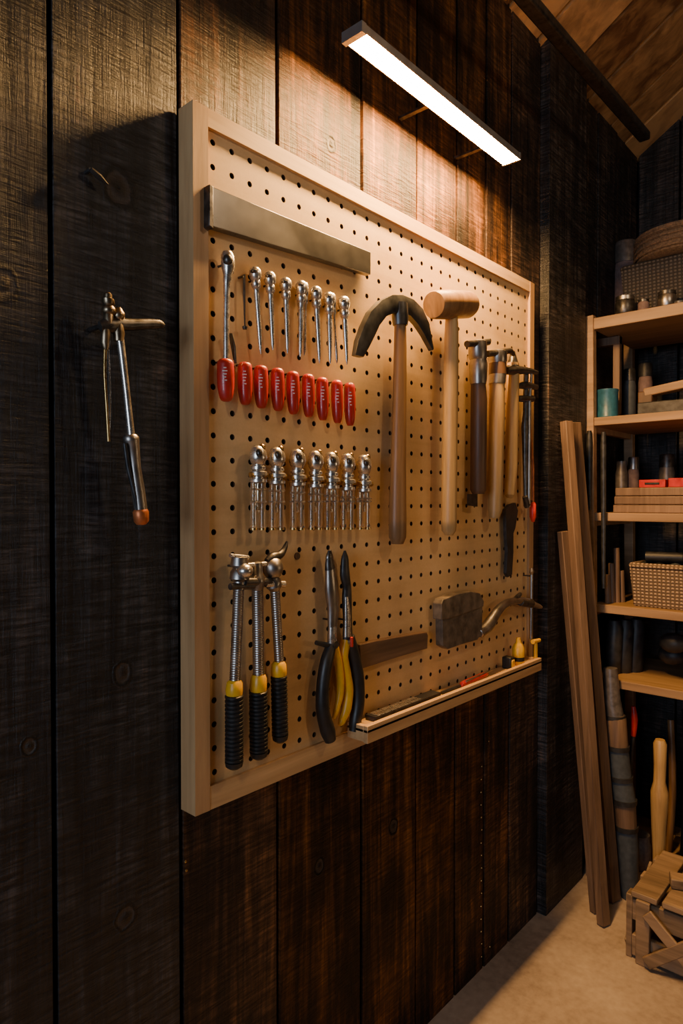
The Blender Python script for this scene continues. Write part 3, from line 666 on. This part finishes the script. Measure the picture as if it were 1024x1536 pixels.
# crate
b=B('wooden_crate')
W,D_,Hh=.40,.30,.185
y0=2.10; x0=.335
for z0 in (.0,.11): 
    b.box((x0,y0,z0+.01),(x0+W,y0+.02,z0+.075),M_CRATE); b.box((x0,y0+D_-.02,z0+.01),(x0+W,y0+D_,z0+.075),M_CRATE)
    b.box((x0-.02,y0,z0+.01),(x0,y0+D_,z0+.075),M_CRATE); b.box((x0+W,y0,z0+.01),(x0+W+.02,y0+D_,z0+.075),M_CRATE)
for xx in (x0-.004,x0+W/2-.02,x0+W-.036): b.box((xx,y0-.018,0),(xx+.04,y0,Hh+.01),M_CRATE); 
for yy in (y0+.0,y0+D_/2-.02,y0+D_-.04): b.box((x0-.038,yy,0),(x0-.02,yy+.04,Hh+.01),M_CRATE)
b.beam((x0+.03,y0-.025,.02),(x0+W/2,y0-.025,.17),.035,.012,M_CRATE,side=(1,0,0)); b.beam((x0+W/2,y0-.025,.02),(x0+.03,y0-.025,.17),.035,.01,M_CRATE,side=(1,0,0))
b.beam((x0-.045,y0+.03,.02),(x0-.045,y0+D_-.03,.17),.035,.01,M_CRATE,side=(0,1,0))
for i in range(5): b.box((x0-.02+i*.088,y0-.01,Hh+.01),(x0+.055+i*.088,y0+D_+.01,Hh+.028),M_CRATE)
b.beam((x0+.06,y0+.1,Hh+.045),(x0+W,y0+.24,Hh+.045),.05,.03,M_CRATE)
b.beam((x0+.10,y0+.24,Hh+.05),(x0+W,y0+.05,Hh+.085),.045,.022,M_CRATE)
b.done(bevel=.003)

# ------------------------------------------------------------ added fill lights (invented fixtures outside the view)
def bulb(name,x,y,z,power,col,r):
    l=bpy.data.lights.new(name,'POINT'); l.energy=power; l.color=col; l.shadow_soft_size=r
    o=bpy.data.objects.new(name,l); o.location=(x,y,z); bpy.context.scene.collection.objects.link(o)
def fill_pendant(x,y,z,power,col,r=.07):
    b=B('fill_pendant_lamp'); zt_=EAVE+SL*min(x,RX-x)
    b.sweep([(x,y,zt_+.02),(x,y,z+.12)],[.006,.006],M_RUB,seg=8)
    b.sweep([(x,y,z+.13),(x,y,z+.09),(x,y,z+.08)],[.02,.03,.03],M_DSTEEL,seg=20)
    b.done(); bulb('fill_pendant_bulb',x,y,z,power,col,r)
fill_pendant(1.45,1.45,2.6,17,(1,.72,.44))  # unseen pendant, added as warm fill for board and room
b=B('fill_floor_lamp'); fx,fy=2.1,2.1  # unseen lamp, added to brighten the ceiling edge and shelves
b.sweep([(fx,fy,0),(fx,fy,.02),(fx,fy,.03)],[.15,.15,.1],M_DSTEEL,seg=28); b.sweep([(fx,fy,.02),(fx,fy,1.1)],[.012,.012],M_DSTEEL,seg=12); b.sweep([(fx,fy,1.08),(fx,fy,1.16)],[.022,.02],M_BRASS,seg=16); b.done()
bulb('fill_floor_lamp_bulb',fx,fy,1.24,9,(1,.68,.38),.05)
l=bpy.data.lights.new('window_cool_fill','AREA'); l.energy=42; l.color=(.66,.80,1); l.shape='RECTANGLE'; l.size=1.1; l.size_y=1.1  # added cool fill area light, set behind the invented window frame
o=bpy.data.objects.new('window_cool_fill',l); o.location=((WX0+WX1)/2,FY-.1,(WZ0+WZ1)/2)
o.rotation_euler=Vector((0,-1,0)).to_track_quat('Z','Y').to_euler(); bpy.context.scene.collection.objects.link(o)

w=bpy.data.worlds.new('dim_evening'); w.use_nodes=True; bpy.context.scene.world=w
w.node_tree.nodes['Background'].inputs[0].default_value=(.5,.6,.8,1); w.node_tree.nodes['Background'].inputs[1].default_value=.05

cam=bpy.data.cameras.new('camera'); cam.sensor_width=36; cam.lens=F/1536*36; cam.clip_start=.02
co=bpy.data.objects.new('camera',cam); bpy.context.scene.collection.objects.link(co)
m=Matrix((( R.x,UP.x,-FW.x),(R.y,UP.y,-FW.y),(R.z,UP.z,-FW.z))).to_4x4(); m.translation=CAM; co.matrix_world=m
bpy.context.scene.camera=co
